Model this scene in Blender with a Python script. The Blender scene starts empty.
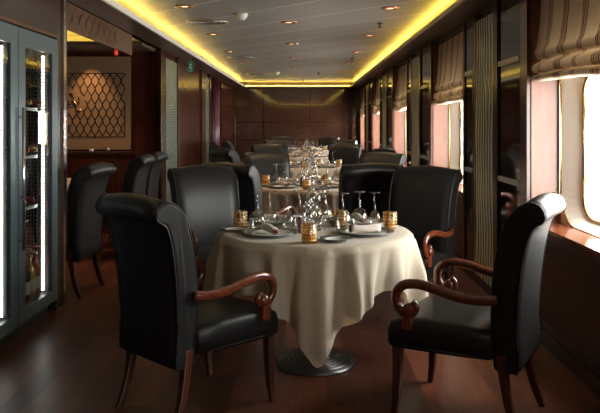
import bpy, bmesh, math, random
from math import sin, cos, pi, radians, sqrt, atan2
from mathutils import Vector, Matrix
random.seed(7)
S = bpy.context.scene
COL = S.collection

# ------------------------------------------------------------------ camera
CAM_H = 1.354
cd = bpy.data.cameras.new('camera'); cam = bpy.data.objects.new('camera', cd); COL.objects.link(cam)
cam.location = (0, 0, CAM_H); cam.rotation_euler = (pi/2, 0, 0)
cd.sensor_fit = 'HORIZONTAL'; cd.sensor_width = 36.0; cd.lens = 690/600*36.0
cd.shift_x = -3/600; cd.shift_y = -83.5/600
cd.clip_start = 0.05; cd.clip_end = 200
S.camera = cam

# ------------------------------------------------------------------ world, exposure
W = bpy.data.worlds.new('daylight'); S.world = W; W.use_nodes = True
bg = W.node_tree.nodes['Background']
bg.inputs[0].default_value = (1.0, 0.985, 0.95, 1); bg.inputs[1].default_value = 25.0
S.view_settings.view_transform = 'Standard'; S.view_settings.look = 'None'
S.view_settings.gamma = 1; S.view_settings.exposure = 0.0; S.view_settings.use_curve_mapping = False
S.cycles.max_bounces = 10; S.cycles.transparent_max_bounces = 40; S.cycles.diffuse_bounces = 5
S.cycles.glossy_bounces = 5; S.cycles.transmission_bounces = 8
S.cycles.sample_clamp_indirect = 6.0
S.cycles.use_denoising = True
S.cycles.caustics_reflective = False; S.cycles.caustics_refractive = False

# room numbers
XL, XR = -1.80, 1.48          # wall planes
XW = 1.66                     # window plane
ZS, ZC = 2.29, 2.42           # soffit, raised ceiling
YB, YF = 18.5, -1.7           # back wall, wall behind the camera
CX0, CX1, CY0, CY1 = -1.51, 1.23, -1.0, 17.9   # raised part of the ceiling
WIN_C = [0.30, 3.67, 7.04, 10.41, 13.78, 17.0]
WIN_H = [0.80, 0.80, 0.78, 0.75, 0.72, 0.70]

for i, yc in enumerate(WIN_C):                 # portals: the daylight comes in through the window openings
    ld = bpy.data.lights.new('window_portal', 'AREA'); ld.shape = 'RECTANGLE'; ld.size = 0.95; ld.size_y = 1.3
    ld.cycles.is_portal = True
    lo = bpy.data.objects.new('window_portal', ld); COL.objects.link(lo)
    lo.location = (XW+0.16, yc, 1.2); lo.rotation_euler = (0, pi/2, 0)

# ------------------------------------------------------------------ materials
M = {}
def mat(name, col, rough=0.5, metal=0.0, spec=0.5, emit=None, es=0.0, coat=0.0, coat_r=0.1, trans=0.0, sheen=0.0):
    m = bpy.data.materials.new(name); m.use_nodes = True
    b = m.node_tree.nodes['Principled BSDF']
    b.inputs['Base Color'].default_value = (*col, 1); b.inputs['Roughness'].default_value = rough
    b.inputs['Metallic'].default_value = metal; b.inputs['Specular IOR Level'].default_value = spec
    b.inputs['Coat Weight'].default_value = coat; b.inputs['Coat Roughness'].default_value = coat_r
    b.inputs['Transmission Weight'].default_value = trans
    b.inputs['Sheen Weight'].default_value = sheen
    if emit: b.inputs['Emission Color'].default_value = (*emit, 1); b.inputs['Emission Strength'].default_value = es
    M[name] = m; return m
def N(m, t, **kw):
    n = m.node_tree.nodes.new(t)
    for k, v in kw.items():
        if hasattr(n, k) and not isinstance(v, tuple) or k in ('vector_type',): setattr(n, k, v)
    return n
def L(m, a, b): m.node_tree.links.new(a, b)
def P(m): return m.node_tree.nodes['Principled BSDF']
def coords(m, scale=(1,1,1), rot=(0,0,0), kind='Object'):
    t = N(m, 'ShaderNodeTexCoord'); mp = N(m, 'ShaderNodeMapping')
    mp.inputs['Scale'].default_value = scale; mp.inputs['Rotation'].default_value = rot
    L(m, t.outputs[kind], mp.inputs[0]); return mp.outputs[0]
def ramp(m, fac, stops, interp='LINEAR'):
    r = N(m, 'ShaderNodeValToRGB'); r.color_ramp.interpolation = interp
    e = r.color_ramp.elements
    while len(e) < len(stops): e.new(0.5)
    for q, (p, c) in zip(e, stops): q.position = p; q.color = (*c, 1)
    L(m, fac, r.inputs[0]); return r.outputs[0]
def bump(m, h, strength=0.3, dist=0.01):
    b = N(m, 'ShaderNodeBump'); b.inputs['Strength'].default_value = strength; b.inputs['Distance'].default_value = dist
    L(m, h, b.inputs['Height']); L(m, b.outputs[0], P(m).inputs['Normal']); return b
def noise(m, vec, scale, detail=4, rough=0.55, dist=0.0):
    n = N(m, 'ShaderNodeTexNoise'); n.inputs['Scale'].default_value = scale; n.inputs['Detail'].default_value = detail
    n.inputs['Roughness'].default_value = rough; n.inputs['Distortion'].default_value = dist
    if vec is not None: L(m, vec, n.inputs['Vector'])
    return n.outputs[0]
def wood(name, dark, light, rough=0.25, scale=(6,6,0.8), coat=0.0, ns=4.0, spec=0.5):
    m = mat(name, dark, rough, coat=coat, spec=spec)
    v = coords(m, scale)
    f = noise(m, v, ns, 6, 0.6, 0.8)
    L(m, ramp(m, f, [(0.3, dark), (0.7, light)]), P(m).inputs['Base Color'])
    return m
# floor planks
m = mat('floor_wood', (0.06,0.02,0.012), 0.32, spec=0.45)
v = coords(m, (1,1,1), (0,0,pi/2))
br = N(m, 'ShaderNodeTexBrick'); L(m, v, br.inputs['Vector'])
br.inputs['Scale'].default_value = 1.0; br.inputs['Brick Width'].default_value = 1.1; br.inputs['Row Height'].default_value = 0.12
br.inputs['Mortar Size'].default_value = 0.0015; br.offset = 0.37
br.inputs['Color1'].default_value = (0.050,0.017,0.010,1); br.inputs['Color2'].default_value = (0.155,0.052,0.026,1); br.inputs['Mortar'].default_value = (0.02,0.008,0.005,1)
g = noise(m, coords(m, (14,1.2,1)), 5, 6, 0.6, 0.5)
mx = N(m, 'ShaderNodeMix'); mx.data_type = 'RGBA'; mx.blend_type = 'MULTIPLY'; mx.inputs[0].default_value = 0.7
L(m, br.outputs[0], mx.inputs[6]); L(m, ramp(m, g, [(0.3,(0.5,0.5,0.5)),(0.7,(1.2,1.15,1.1))]), mx.inputs[7])
L(m, mx.outputs[2], P(m).inputs['Base Color']); bump(m, g, 0.08, 0.003)
wood('panel_wood', (0.035,0.009,0.005), (0.080,0.020,0.010), 0.20, (3,3,0.7), spec=0.3)
wood('back_wood', (0.060,0.026,0.016), (0.125,0.056,0.036), 0.05, (2.5,2.5,2.5), ns=9, coat=0.8, spec=0.9)
wood('dark_wood', (0.020,0.009,0.006), (0.045,0.018,0.011), 0.25, (3,3,0.6))
wood('wainscot_wood', (0.022,0.009,0.007), (0.05,0.018,0.012), 0.3, (3,3,0.6))
wood('reveal_wood', (0.155,0.052,0.024), (0.22,0.082,0.043), 0.35, (5,5,0.9), coat=0.1)
wood('sill_wood', (0.16,0.045,0.02), (0.26,0.085,0.04), 0.16, (5,0.7,5), coat=0.5)
wood('arm_wood', (0.075,0.016,0.007), (0.16,0.036,0.014), 0.2, (8,8,8), coat=0.6, ns=5)
wood('leg_wood', (0.045,0.014,0.008), (0.09,0.028,0.015), 0.25, (9,9,2), coat=0.3)
# leather
for nm, c in (('leather', (0.010,0.0092,0.009)), ('leather_brown', (0.032,0.018,0.014))):
    m = mat(nm, c, 0.43, spec=0.36)
    v = coords(m, (1,1,1)); n1 = noise(m, v, 160, 3); bump(m, n1, 0.12, 0.002)
# metals and such
mat('glossy_black', (0.008,0.007,0.006), 0.05, spec=0.6)
mat('brass', (0.55,0.36,0.14), 0.22, 1.0); mat('bronze', (0.22,0.12,0.06), 0.25, 1.0)
mat('chrome', (0.7,0.68,0.66), 0.15, 1.0); mat('steel', (0.42,0.42,0.42), 0.35, 1.0)
mat('rail_metal', (0.45,0.42,0.38), 0.3, 0.8)
mat('dark_metal', (0.05,0.05,0.052), 0.35, 0.8)
m = mat('base_metal', (0.16,0.17,0.175), 0.3, 0.9)
mat('copper', (0.6,0.26,0.12), 0.3, 1.0)
mat('cabinet_grey', (0.085,0.125,0.14), 0.30, 0.2)
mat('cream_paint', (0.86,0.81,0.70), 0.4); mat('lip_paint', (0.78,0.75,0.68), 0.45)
mat('black', (0.006,0.006,0.006), 0.5)
mat('white_plastic', (0.7,0.69,0.64), 0.4)
mat('plum', (0.10,0.018,0.032), 0.35)
mat('china', (0.62,0.62,0.58), 0.18); mat('rim_grey', (0.11,0.12,0.12), 0.2, 0.4)
mat('napkin', (0.58,0.50,0.42), 0.85, sheen=0.3); mat('napkin_edge', (0.18,0.05,0.035), 0.8)
mat('bottle_glass', (0.012,0.02,0.012), 0.08); mat('wine_red', (0.10,0.012,0.012), 0.1); mat('wine_rose', (0.45,0.12,0.04), 0.12)
mat('wine_gold', (0.5,0.32,0.06), 0.12)
mat('paper', (0.75,0.72,0.62), 0.6); mat('foil_red', (0.25,0.02,0.02), 0.35, 0.4); mat('foil_gold', (0.5,0.35,0.12), 0.35, 0.7)
mat('soffit_paint', (0.10,0.066,0.045), 0.32)
mat('led_white', (1,1,1), 0.5, emit=(1.0,0.97,0.90), es=15.0)
mat('cove_led', (1,1,1), 0.5, emit=(1.0,0.66,0.10), es=26.0)
mat('lamp_warm', (1,1,1), 0.5, emit=(1.0,0.55,0.25), es=3.0)
mat('exit_green', (0.02,0.10,0.06), 0.4, emit=(0.05,0.35,0.2), es=0.08); mat('exit_white', (0.6,0.7,0.62), 0.4, emit=(0.6,0.9,0.7), es=0.1)
mat('lamp_red', (0.5,0.02,0.01), 0.3, emit=(1.0,0.08,0.03), es=0.5); mat('lamp_amber', (0.8,0.4,0.05), 0.3, emit=(1.0,0.5,0.08), es=2.0)
mat('lattice_etch', (0.02,0.012,0.008), 0.35, 0.3)
mat('pepper', (0.08,0.03,0.02), 0.3)
# ceiling panels: satin metal with diagonal joints
m = mat('ceiling_panel', (0.30,0.285,0.26), 0.36, 0.35)
v = coords(m, (1,1,1), (0,0,radians(45)))
br = N(m, 'ShaderNodeTexBrick'); L(m, v, br.inputs['Vector']); br.inputs['Scale'].default_value = 1.0
br.inputs['Brick Width'].default_value = 60; br.inputs['Row Height'].default_value = 0.62; br.inputs['Mortar Size'].default_value = 0.012
br.inputs['Color1'].default_value = (0.47,0.46,0.42,1); br.inputs['Color2'].default_value = (0.41,0.395,0.36,1); br.inputs['Mortar'].default_value = (0.85,0.80,0.68,1)
L(m, br.outputs[0], P(m).inputs['Base Color'])
bump(m, noise(m, coords(m, (1,40,1), (0,0,radians(45))), 3, 3), 0.08, 0.003)
# cloth
m = mat('linen', (0.62,0.53,0.40), 0.85, sheen=0.2)
v = coords(m); bump(m, noise(m, v, 14, 6, 0.6), 0.35, 0.012)
out = m.node_tree.nodes['Material Output']; tr = N(m, 'ShaderNodeBsdfTranslucent'); tr.inputs[0].default_value = (0.62,0.40,0.22,1)
ms = N(m, 'ShaderNodeMixShader'); ms.inputs[0].default_value = 0.22
L(m, P(m).outputs[0], ms.inputs[1]); L(m, tr.outputs[0], ms.inputs[2]); L(m, ms.outputs[0], out.inputs[0])
# striped blind fabric (stripes run down, spaced along Y)
m = mat('blind_stripe', (0.5,0.42,0.32), 0.85)
t = N(m, 'ShaderNodeTexCoord'); sp = N(m, 'ShaderNodeSeparateXYZ'); L(m, t.outputs['Object'], sp.inputs[0])
ma = N(m, 'ShaderNodeMath', operation='MULTIPLY'); ma.operation = 'MULTIPLY'; ma.inputs[1].default_value = 1/0.27; L(m, sp.outputs[1], ma.inputs[0])
fr = N(m, 'ShaderNodeMath'); fr.operation = 'FRACT'; L(m, ma.outputs[0], fr.inputs[0])
base = (0.66,0.56,0.42); red = (0.17,0.035,0.035); br_ = (0.26,0.14,0.10); ye = (0.64,0.52,0.31)
col = ramp(m, fr.outputs[0], [(0.0,base),(0.10,red),(0.145,base),(0.18,br_),(0.22,ye),(0.27,red),(0.315,base),(0.35,red),(0.385,base),(0.60,ye),(0.64,base)], 'CONSTANT')
L(m, col, P(m).inputs['Base Color']); bump(m, noise(m, t.outputs['Object'], 60, 4), 0.2, 0.004)
out = m.node_tree.nodes['Material Output']; tr = N(m, 'ShaderNodeBsdfTranslucent'); L(m, col, tr.inputs[0])
ms = N(m, 'ShaderNodeMixShader'); ms.inputs[0].default_value = 0.30
L(m, P(m).outputs[0], ms.inputs[1]); L(m, tr.outputs[0], ms.inputs[2]); L(m, ms.outputs[0], out.inputs[0])
# thin clear glass: see-through with a fresnel mirror on top
def thin_glass(name, tint, ior=1.5, rough=0.0, add=0.0):
    m = bpy.data.materials.new(name); m.use_nodes = True; nt = m.node_tree
    for n in list(nt.nodes):
        if n.type == 'BSDF_PRINCIPLED': nt.nodes.remove(n)
    out = nt.nodes['Material Output']
    a = N(m, 'ShaderNodeBsdfTransparent'); a.inputs[0].default_value = (*tint, 1)
    b = N(m, 'ShaderNodeBsdfGlossy'); b.inputs['Roughness'].default_value = rough
    fz = N(m, 'ShaderNodeFresnel'); ge = N(m, 'ShaderNodeNewGeometry'); mr = N(m, 'ShaderNodeMapRange'); mr.inputs[3].default_value = ior; mr.inputs[4].default_value = 1/ior
    L(m, ge.outputs['Backfacing'], mr.inputs[0]); L(m, mr.outputs[0], fz.inputs[0])   # same mirror strength from both sides of the sheet
    x = N(m, 'ShaderNodeMixShader')
    ad = N(m, 'ShaderNodeMath'); ad.operation = 'ADD'; ad.use_clamp = True; ad.inputs[1].default_value = add
    L(m, fz.outputs[0], ad.inputs[0]); L(m, ad.outputs[0], x.inputs[0]); L(m, a.outputs[0], x.inputs[1]); L(m, b.outputs[0], x.inputs[2]); L(m, x.outputs[0], out.inputs[0])
    M[name] = m; return m
thin_glass('window_glass', (0.97,0.98,0.98)); thin_glass('cabinet_glass', (0.85,0.88,0.88), 1.5, 0, 0.03)
thin_glass('stemware', (0.96,0.96,0.95), 1.5, 0.07, 0.10); thin_glass('amber_glass', (0.98,0.80,0.42), 1.5, 0.03, 0.06)
m = M['stemware']; lw = N(m, 'ShaderNodeLayerWeight'); lw.inputs[0].default_value = 0.35      # glass seen edge-on is longer to look through
tb = [n for n in m.node_tree.nodes if n.type == 'BSDF_TRANSPARENT'][0]
L(m, ramp(m, lw.outputs['Facing'], [(0.0,(0.97,0.97,0.96)),(0.45,(0.86,0.86,0.84)),(0.85,(0.34,0.33,0.31)),(1.0,(0.25,0.25,0.24))]), tb.inputs[0])
thin_glass('bronze_glass', (0.55,0.40,0.30), 1.5, 0.05, 0.05)
mat('frieze_glass', (0.13,0.065,0.035), 0.35, spec=0.15)
m = mat('frosted_screen', (0.26,0.155,0.085), 0.4, spec=0.4)
# rippled green decorative glass
m = mat('ripple_glass', (0.16,0.17,0.10), 0.22, 0.0, spec=0.6)
v = coords(m, (1,1,1))
wv = N(m, 'ShaderNodeTexWave'); wv.bands_direction = 'Y'; wv.inputs['Scale'].default_value = 4.0; wv.inputs['Distortion'].default_value = 4.5; wv.inputs['Detail'].default_value = 1; wv.inputs['Detail Scale'].default_value = 0.6
L(m, v, wv.inputs['Vector'])
L(m, ramp(m, wv.outputs[1], [(0.1,(0.20,0.22,0.14)),(0.5,(0.66,0.72,0.52)),(0.9,(0.82,0.86,0.68))]), P(m).inputs['Base Color'])
bump(m, wv.outputs[1], 0.6, 0.02)
m = mat('ribbed_glass', (0.20,0.24,0.18), 0.2, 0.1, spec=0.7)
wv = N(m, 'ShaderNodeTexWave'); wv.bands_direction = 'Z'; wv.inputs['Scale'].default_value = 14; wv.inputs['Distortion'].default_value = 1.0
L(m, coords(m), wv.inputs['Vector']); bump(m, wv.outputs[1], 0.3, 0.005)

# ------------------------------------------------------------------ mesh helpers
class MB:
    def __init__(s): s.v = []; s.f = []; s.sm = []
    def add(s, vs, fs, smooth=False):
        o = len(s.v); s.v += [tuple(p) for p in vs]
        for f in fs: s.f.append([o+i for i in f]); s.sm.append(smooth)
        return s
    def box(s, a, b):
        x0,y0,z0 = a; x1,y1,z1 = b
        return s.add([(x0,y0,z0),(x1,y0,z0),(x1,y1,z0),(x0,y1,z0),(x0,y0,z1),(x1,y0,z1),(x1,y1,z1),(x0,y1,z1)],
                     [(0,3,2,1),(4,5,6,7),(0,1,5,4),(1,2,6,5),(2,3,7,6),(3,0,4,7)])
    def lathe(s, prof, c=(0,0,0), n=24, smooth=True, close=False):
        vs = []; fs = []; k = len(prof)
        for i in range(n):
            a = 2*pi*i/n
            for r, z in prof: vs.append((c[0]+r*cos(a), c[1]+r*sin(a), c[2]+z))
        for i in range(n):
            j = (i+1) % n
            for q in range(k-1): fs.append((i*k+q, j*k+q, j*k+q+1, i*k+q+1))
        if prof[0][0] > 1e-5 and close: fs.append([i*k for i in range(n)][::-1])
        if prof[-1][0] > 1e-5 and close: fs.append([i*k+k-1 for i in range(n)])
        return s.add(vs, fs, smooth)
    def tube(s, path, rad, n=8, smooth=True, sx=1.0, up=(0,0,1), caps=True):
        path = [Vector(p) for p in path]; k = len(path); vs = []; fs = []
        if not hasattr(rad, '__len__'): rad = [rad]*k
        up = Vector(up)
        for i, p in enumerate(path):
            t = (path[min(i+1,k-1)]-path[max(i-1,0)]).normalized()
            u = t.cross(up)
            if u.length < 1e-4: u = t.cross(Vector((0,1,0.01)))
            u.normalize(); w = u.cross(t).normalized()
            for q in range(n):
                a = 2*pi*(q+0.5)/n; vs.append(p + u*cos(a)*rad[i]*sx + w*sin(a)*rad[i])
        for i in range(k-1):
            for q in range(n):
                r = (q+1) % n; fs.append((i*n+q, i*n+r, (i+1)*n+r, (i+1)*n+q))
        if caps: fs.append(list(range(n))[::-1]); fs.append([(k-1)*n+q for q in range(n)])
        return s.add(vs, fs, smooth)
    def prism(s, poly, fn, smooth=False):      # poly in 2D, fn(p, side) -> 3D for side 0/1
        n = len(poly); vs = [fn(p,0) for p in poly]+[fn(p,1) for p in poly]
        return s.add(vs, [list(range(n)), [n+i for i in range(n)][::-1]]+[(i,n+i,n+(i+1)%n,(i+1)%n) for i in range(n)], smooth)
    def grid(s, rows, smooth=True, closed_u=False):
        k = len(rows[0]); vs = [p for r in rows for p in r]; fs = []
        for i in range(len(rows)-1):
            for j in range(k if closed_u else k-1):
                jj = (j+1) % k; fs.append((i*k+j, i*k+jj, (i+1)*k+jj, (i+1)*k+j))
        return s.add(vs, fs, smooth)
    def build(s, name, m, parent=None, loc=None, bevel=0.0, fix=True, autos=False):
        me = bpy.data.meshes.new(name); me.from_pydata(s.v, [], s.f)
        me.polygons.foreach_set('use_smooth', s.sm)
        if fix:
            b = bmesh.new(); b.from_mesh(me); bmesh.ops.recalc_face_normals(b, faces=b.faces); b.to_mesh(me); b.free()
        me.materials.append(M[m] if isinstance(m, str) else m)
        o = bpy.data.objects.new(name, me); COL.objects.link(o)
        if parent: o.parent = parent
        if loc: o.location = loc
        if bevel:
            bm_ = o.modifiers.new('bevel', 'BEVEL'); bm_.width = bevel; bm_.segments = 2; bm_.limit_method = 'ANGLE'
        return o
def tag(o, label=None, cat=None, group=None, kind=None):
    if label: o['label'] = label
    if cat: o['category'] = cat
    if group: o['group'] = group
    if kind: o['kind'] = kind
    return o
def empty(name, loc=(0,0,0), rz=0, **kw):
    o = bpy.data.objects.new(name, None); COL.objects.link(o); o.location = loc; o.rotation_euler = (0,0,rz)
    o.empty_display_size = 0.1
    return tag(o, **kw)
def box(a, b): return MB().box(a, b)
def struct(o, label=None, cat=None): return tag(o, label, cat, kind='structure')
KIDS = {}
def copy_tree(o, loc=None, rz=None, parent=None):
    c = o.copy(); COL.objects.link(c)
    if parent: c.parent = parent
    if loc is not None: c.location = loc
    if rz is not None: c.rotation_euler = (0,0,rz)
    for ch in [x for x in bpy.data.objects if x.parent == o]: copy_tree(ch, parent=c)
    return c
def smooth_curve(pts, n=6, closed=False):      # catmull-rom
    out = []; k = len(pts)
    rng = range(k if closed else k-1)
    for i in rng:
        p = [Vector(pts[(i+d) % k] if closed else pts[max(0,min(k-1,i+d))]) for d in (-1,0,1,2)]
        for j in range(n):
            t = j/n; out.append(tuple(0.5*((2*p[1])+(-p[0]+p[2])*t+(2*p[0]-5*p[1]+4*p[2]-p[3])*t*t+(-p[0]+3*p[1]-3*p[2]+p[3])*t**3)))
    if not closed: out.append(tuple(pts[-1]))
    return out

# ------------------------------------------------------------------ the room
struct(box((-5.2,YF-0.2,-0.1),(2.0,YB+0.3,0)).build('floor','floor_wood'), 'dark red brown plank floor running the length of the room','floor')
struct(box((CX0-0.2,CY0-0.2,ZC),(CX1+0.2,CY1+0.2,ZC+0.1)).build('ceiling','ceiling_panel'),'grey satin metal ceiling panels with diagonal joints','ceiling')
# soffit ring with upstand
sof = MB()
sof.box((XL-0.05,YF,ZS),(CX0,YB,ZS+0.02)); sof.box((CX1,YF,ZS),(XR+0.32,YB,ZS+0.02))
sof.box((CX0,CY1,ZS),(CX1,YB,ZS+0.02)); sof.box((CX0,YF,ZS),(CX1,CY0,ZS+0.02))
sof.box((CX0-0.22,YF,ZS+0.02),(CX0-0.2,YB,ZC+0.1)); sof.box((CX1+0.2,YF,ZS+0.02),(CX1+0.22,YB,ZC+0.1))
sof.box((CX0-0.2,CY1+0.2,ZS+0.02),(CX1+0.2,CY1+0.22,ZC+0.1)); sof.box((CX0-0.2,CY0-0.22,ZS+0.02),(CX1+0.2,CY0-0.2,ZC+0.1))
struct(sof.build('trim_1','soffit_paint'),'brown lowered ceiling border around the lit recess','ceiling border')
lip = MB()
lip.box((CX0-0.012,CY0,ZS-0.012),(CX0+0.012,CY1,ZS+0.035)); lip.box((CX1-0.012,CY0,ZS-0.002),(CX1+0.012,CY1,ZS+0.03))
lip.box((CX0,CY1-0.012,ZS-0.004),(CX1,CY1+0.012,ZS+0.03)); lip.box((CX0,CY0-0.012,ZS-0.004),(CX1,CY0+0.012,ZS+0.03))
struct(lip.build('trim_2','lip_paint'),'pale moulding along the edge of the lit ceiling recess','moulding')
cl = MB()
cl.box((CX0-0.10,CY0,ZS+0.025),(CX0-0.08,CY1,ZS+0.04)); cl.box((CX1+0.08,CY0,ZS+0.025),(CX1+0.10,CY1,ZS+0.04))
cl.box((CX0,CY1+0.08,ZS+0.025),(CX1,CY1+0.10,ZS+0.04)); cl.box((CX0,CY0-0.10,ZS+0.025),(CX1,CY0-0.08,ZS+0.04))
tag(cl.build('cove_light_strip','cove_led'),'yellow light strip hidden behind the ceiling moulding','light strip')
# back wall: glossy panels with seams and brass rails
struct(box((XL-0.6,YB,0),(XR+0.6,YB+0.15,2.6)).build('wall_back','back_wood'),'glossy dark brown panelled end wall','wall')
sm = MB()
for x in (-1.05, 0.19, 1.30): sm.box((x-0.008,YB-0.006,0),(x+0.008,YB,ZS))
struct(sm.build('trim_3','bronze'),'thin vertical bronze seams on the end wall','trim')
sm = MB()
for z in (1.81,1.38,0.90): sm.box((XL,YB-0.008,z-0.010),(XR,YB,z+0.010))
struct(sm.build('trim_4','bronze'),'thin horizontal bronze seams on the end wall','trim')
struct(box((XL-0.6,YF-0.15,0),(XR+0.6,YF,2.6)).build('wall_front','panel_wood'),'dark wood wall behind the camera','wall')

# right wall : solid piers between windows, below the sill and above the blinds
wr = MB(); zs_, zt = 0.69, 2.25
wr.box((XR,YF,zt),(XR+0.3,YB,2.6))
edges = [YF]
for yc, h in zip(WIN_C, WIN_H): edges += [yc-h, yc+h]
edges.append(YB)
for i in range(0, len(edges), 2):
    if edges[i+1] > edges[i]: wr.box((XR,edges[i],0),(XR+0.3,edges[i+1],zt))
struct(wr.build('wall_right','dark_wood'),'dark polished wood window wall','wall')
for i in range(0, len(edges)-1): pass
for k, (yc, h) in enumerate(zip(WIN_C, WIN_H)):
    y0, y1 = yc-h, yc+h
    root = empty('window_%d' % (k+1), (XW, yc, 0)); struct(root, 'bright rounded ship window in a cream frame, number %s from the front' % ('one','two','three','four','five','six')[k], 'window')
    def put(mb, name, m, **kw):
        o = mb.build(name, m, root, **kw); o.location = (-XW, -yc, 0); return o
    # cream panel with rounded opening
    def rrect(hw, za, zb, r, n=7):
        out = []
        for (cy, cz, a0) in ((yc+hw-r, zb-r, 0), (yc-hw+r, zb-r, 90), (yc-hw+r, za+r, 180), (yc+hw-r, za+r, 270)):
            for q in range(n):
                a = radians(a0+q*90/(n-1)); out.append((cy+r*cos(a), cz+r*sin(a)))
        return out
    oy, z0, z1, r = h-0.18, 0.765, 1.66, 0.14
    inner = rrect(oy, z0, z1, r); mid = rrect(h-0.035, zs_+0.022, 1.80, 0.22)
    outer = []
    for (cy, cz) in ((y1, zt), (y0, zt), (y0, zs_), (y1, zs_)): outer += [(cy, cz)]*7
    mb = MB()
    mb.grid([[(XW,a,b) for a,b in outer],[(XW,a,b) for a,b in mid],[(XW+0.09,a,b) for a,b in inner],[(XW+0.14,a,b) for a,b in inner]], smooth=False, closed_u=True)
    put(mb, 'window_frame', 'cream_paint')
    mb = MB(); c = [(XW+0.085, a, b) for a, b in inner]; mb.tube(c+[c[0]], 0.012, 6); c = [(XW-0.004, a, b) for a, b in mid]; mb.tube(c+[c[0]], 0.006, 6)
    put(mb, 'window_rim', 'brass')
    mb = MB(); mb.box((XW+0.11,yc-oy,z0),(XW+0.115,yc+oy,z1)); put(mb, 'pane', 'window_glass')
    mb = MB(); mb.box((XR-0.005,y0-0.0,zs_),(XW,y1,zs_+0.022)); o = put(mb, 'window_sill', 'sill_wood')
    mb = MB(); mb.box((XR-0.004,y1-0.012,zs_+0.022),(XW,y1+0.001,zt)); mb.box((XR-0.004,y0-0.001,zs_+0.022),(XW,y0+0.012,zt)); put(mb, 'window_reveal', 'reveal_wood')
    mb = MB(); mb.box((XW-0.012,y1-0.036,zs_+0.022),(XW,y1-0.012,zt)); mb.box((XW-0.012,y0+0.012,zs_+0.022),(XW,y0+0.036,zt)); put(mb, 'frame_trim', 'brass')
    mb = MB(); mb.box((XR,y0,0),(XR+0.3,y1,zs_)); put(mb, 'apron_panel', 'wainscot_wood')
    mb = MB(); mb.box((XR-0.012,y0+0.02,0.60),(XR,y1-0.02,0.615)); mb.box((XR-0.012,y0+0.02,0.14),(XR,y1-0.02,0.155)); put(mb, 'panel_moulding', 'wainscot_wood')
struct(box((XR-0.018,YF,0),(XR,YB,0.09)).build('baseboard_right','dark_wood'),'dark baseboard under the windows','baseboard')

# roman blinds
def blind(yc, h, idx, dz=0.0):
    root = empty('roman_blind', (XR+0.03, yc, 0))
    prof = [(0.045,2.25),(0.03,2.2),(0.02,2.0),(0.0,1.88+dz),(-0.02,1.83+dz),(-0.012,1.79+dz),(0.015,1.785+dz),(0.01,1.77+dz),(-0.035,1.745+dz),(-0.045,1.715+dz),(-0.03,1.69+dz),(0.01,1.69+dz),(-0.01,1.68+dz),(-0.05,1.665+dz),(-0.045,1.64+dz),(0.0,1.632+dz),(0.04,1.64+dz)]
    prof = smooth_curve(prof, 3); rows = []
    ny = 36
    for i in range(ny+1):
        t = i/ny; y = -h+0.02+(2*h-0.04)*t
        row = []
        for (x, z) in prof:
            low = max(0.0, min(1.0, (2.0-z)/0.35))
            sag = 0.045*(t-0.5)**2*4*low - 0.02*low*sin(6*t+idx)
            row.append((x+0.010*sin(t*17+z*5+idx)*(0.3+low), y, z+sag))
        rows.append(row)
    mb = MB(); mb.grid(rows); o = mb.build('shade_fabric','blind_stripe', root)
    sl = o.modifiers.new('solid','SOLIDIFY'); sl.thickness = 0.004
    MB().box((0.02,-h+0.02,2.235),(0.06,h-0.02,2.25)).build('headrail','dark_wood', root)
    return root
ordn = ['behind the camera','nearest window, at the top right corner','second window behind the right hand chairs','third window along the wall','fourth window along the wall','farthest window by the end wall']
for k in range(6):
    tag(blind(WIN_C[k], WIN_H[k], k, -0.045 if k < 2 else -0.09), 'cream roman blind with red stripes over the '+ordn[k] if k else 'cream striped roman blind over the window behind the camera', 'blind', 'roman blinds')

# dark glossy pier dressings between the windows (panel, brass, ripple glass strip)
def pier(y0, y1, n):
    yl = lambda t: y0+(y1-y0)*t
    root = empty('wall_panel', (XR, y0, 0))
    root['label'] = 'dark glossy wall panels with rails on the ' + n; root['category'] = 'wall panel'; root['group'] = 'dark glossy panels between windows'
    def put(mb, name, m, lab=None):
        o = mb.build(name, m, root); o.location = (-XR, -y0, 0)
        if lab: o['label'] = lab
    put(box((XR-0.03,yl(0.0),0.09),(XR-0.001,yl(0.08),ZS-0.02)), 'post', 'leg_wood')
    put(box((XR-0.02,yl(0.085),0.09),(XR-0.001,yl(0.37),ZS-0.03)), 'gloss_panel', 'glossy_black')
    put(box((XR-0.035,yl(0.375),0.09),(XR-0.001,yl(0.43),ZS-0.02)), 'post', 'dark_wood')
    put(box((XR-0.02,yl(0.80),0.09),(XR-0.001,yl(0.96),ZS-0.03)), 'gloss_panel', 'glossy_black')
    put(box((XR-0.035,yl(0.755),0.09),(XR-0.001,yl(0.795),ZS-0.02)), 'post', 'dark_wood')
    put(box((XR-0.03,yl(0.965),0.09),(XR-0.001,yl(1.0),ZS-0.02)), 'post', 'dark_wood')
    for z in (1.79, 0.945):
        mb = MB(); mb.box((XR-0.034,yl(0.09),z-0.018),(XR-0.02,yl(0.365),z+0.018)); put(mb, 'rail', 'rail_metal')
        mb = MB(); mb.box((XR-0.034,yl(0.80),z-0.018),(XR-0.02,yl(0.95),z+0.018)); put(mb, 'rail', 'rail_metal')
    mb = MB(); mb.box((XR-0.036,yl(0.43),0.09),(XR-0.001,yl(0.437),ZS-0.05)); mb.box((XR-0.036,yl(0.748),0.09),(XR-0.001,yl(0.755),ZS-0.05)); put(mb,'brass_strip','brass')
    g = MB(); g.box((XR-0.028,yl(0.44),0.09),(XR-0.002,yl(0.745),ZS-0.09))
    o = g.build('decorative_glass','ripple_glass'); tag(o,'rippled green glass strip between dark panels on the '+n,'glass panel','rippled glass strips on the window wall')
piers = [(1.10,2.87,'pier before the nearest window'),(4.47,6.26,'pier between nearest and second windows'),(7.82,9.66,'pier between second and third windows'),
         (11.16,13.06,'pier between third and fourth windows'),(14.5,16.3,'pier between fourth and farthest windows')]
for a in piers: pier(*a)

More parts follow.
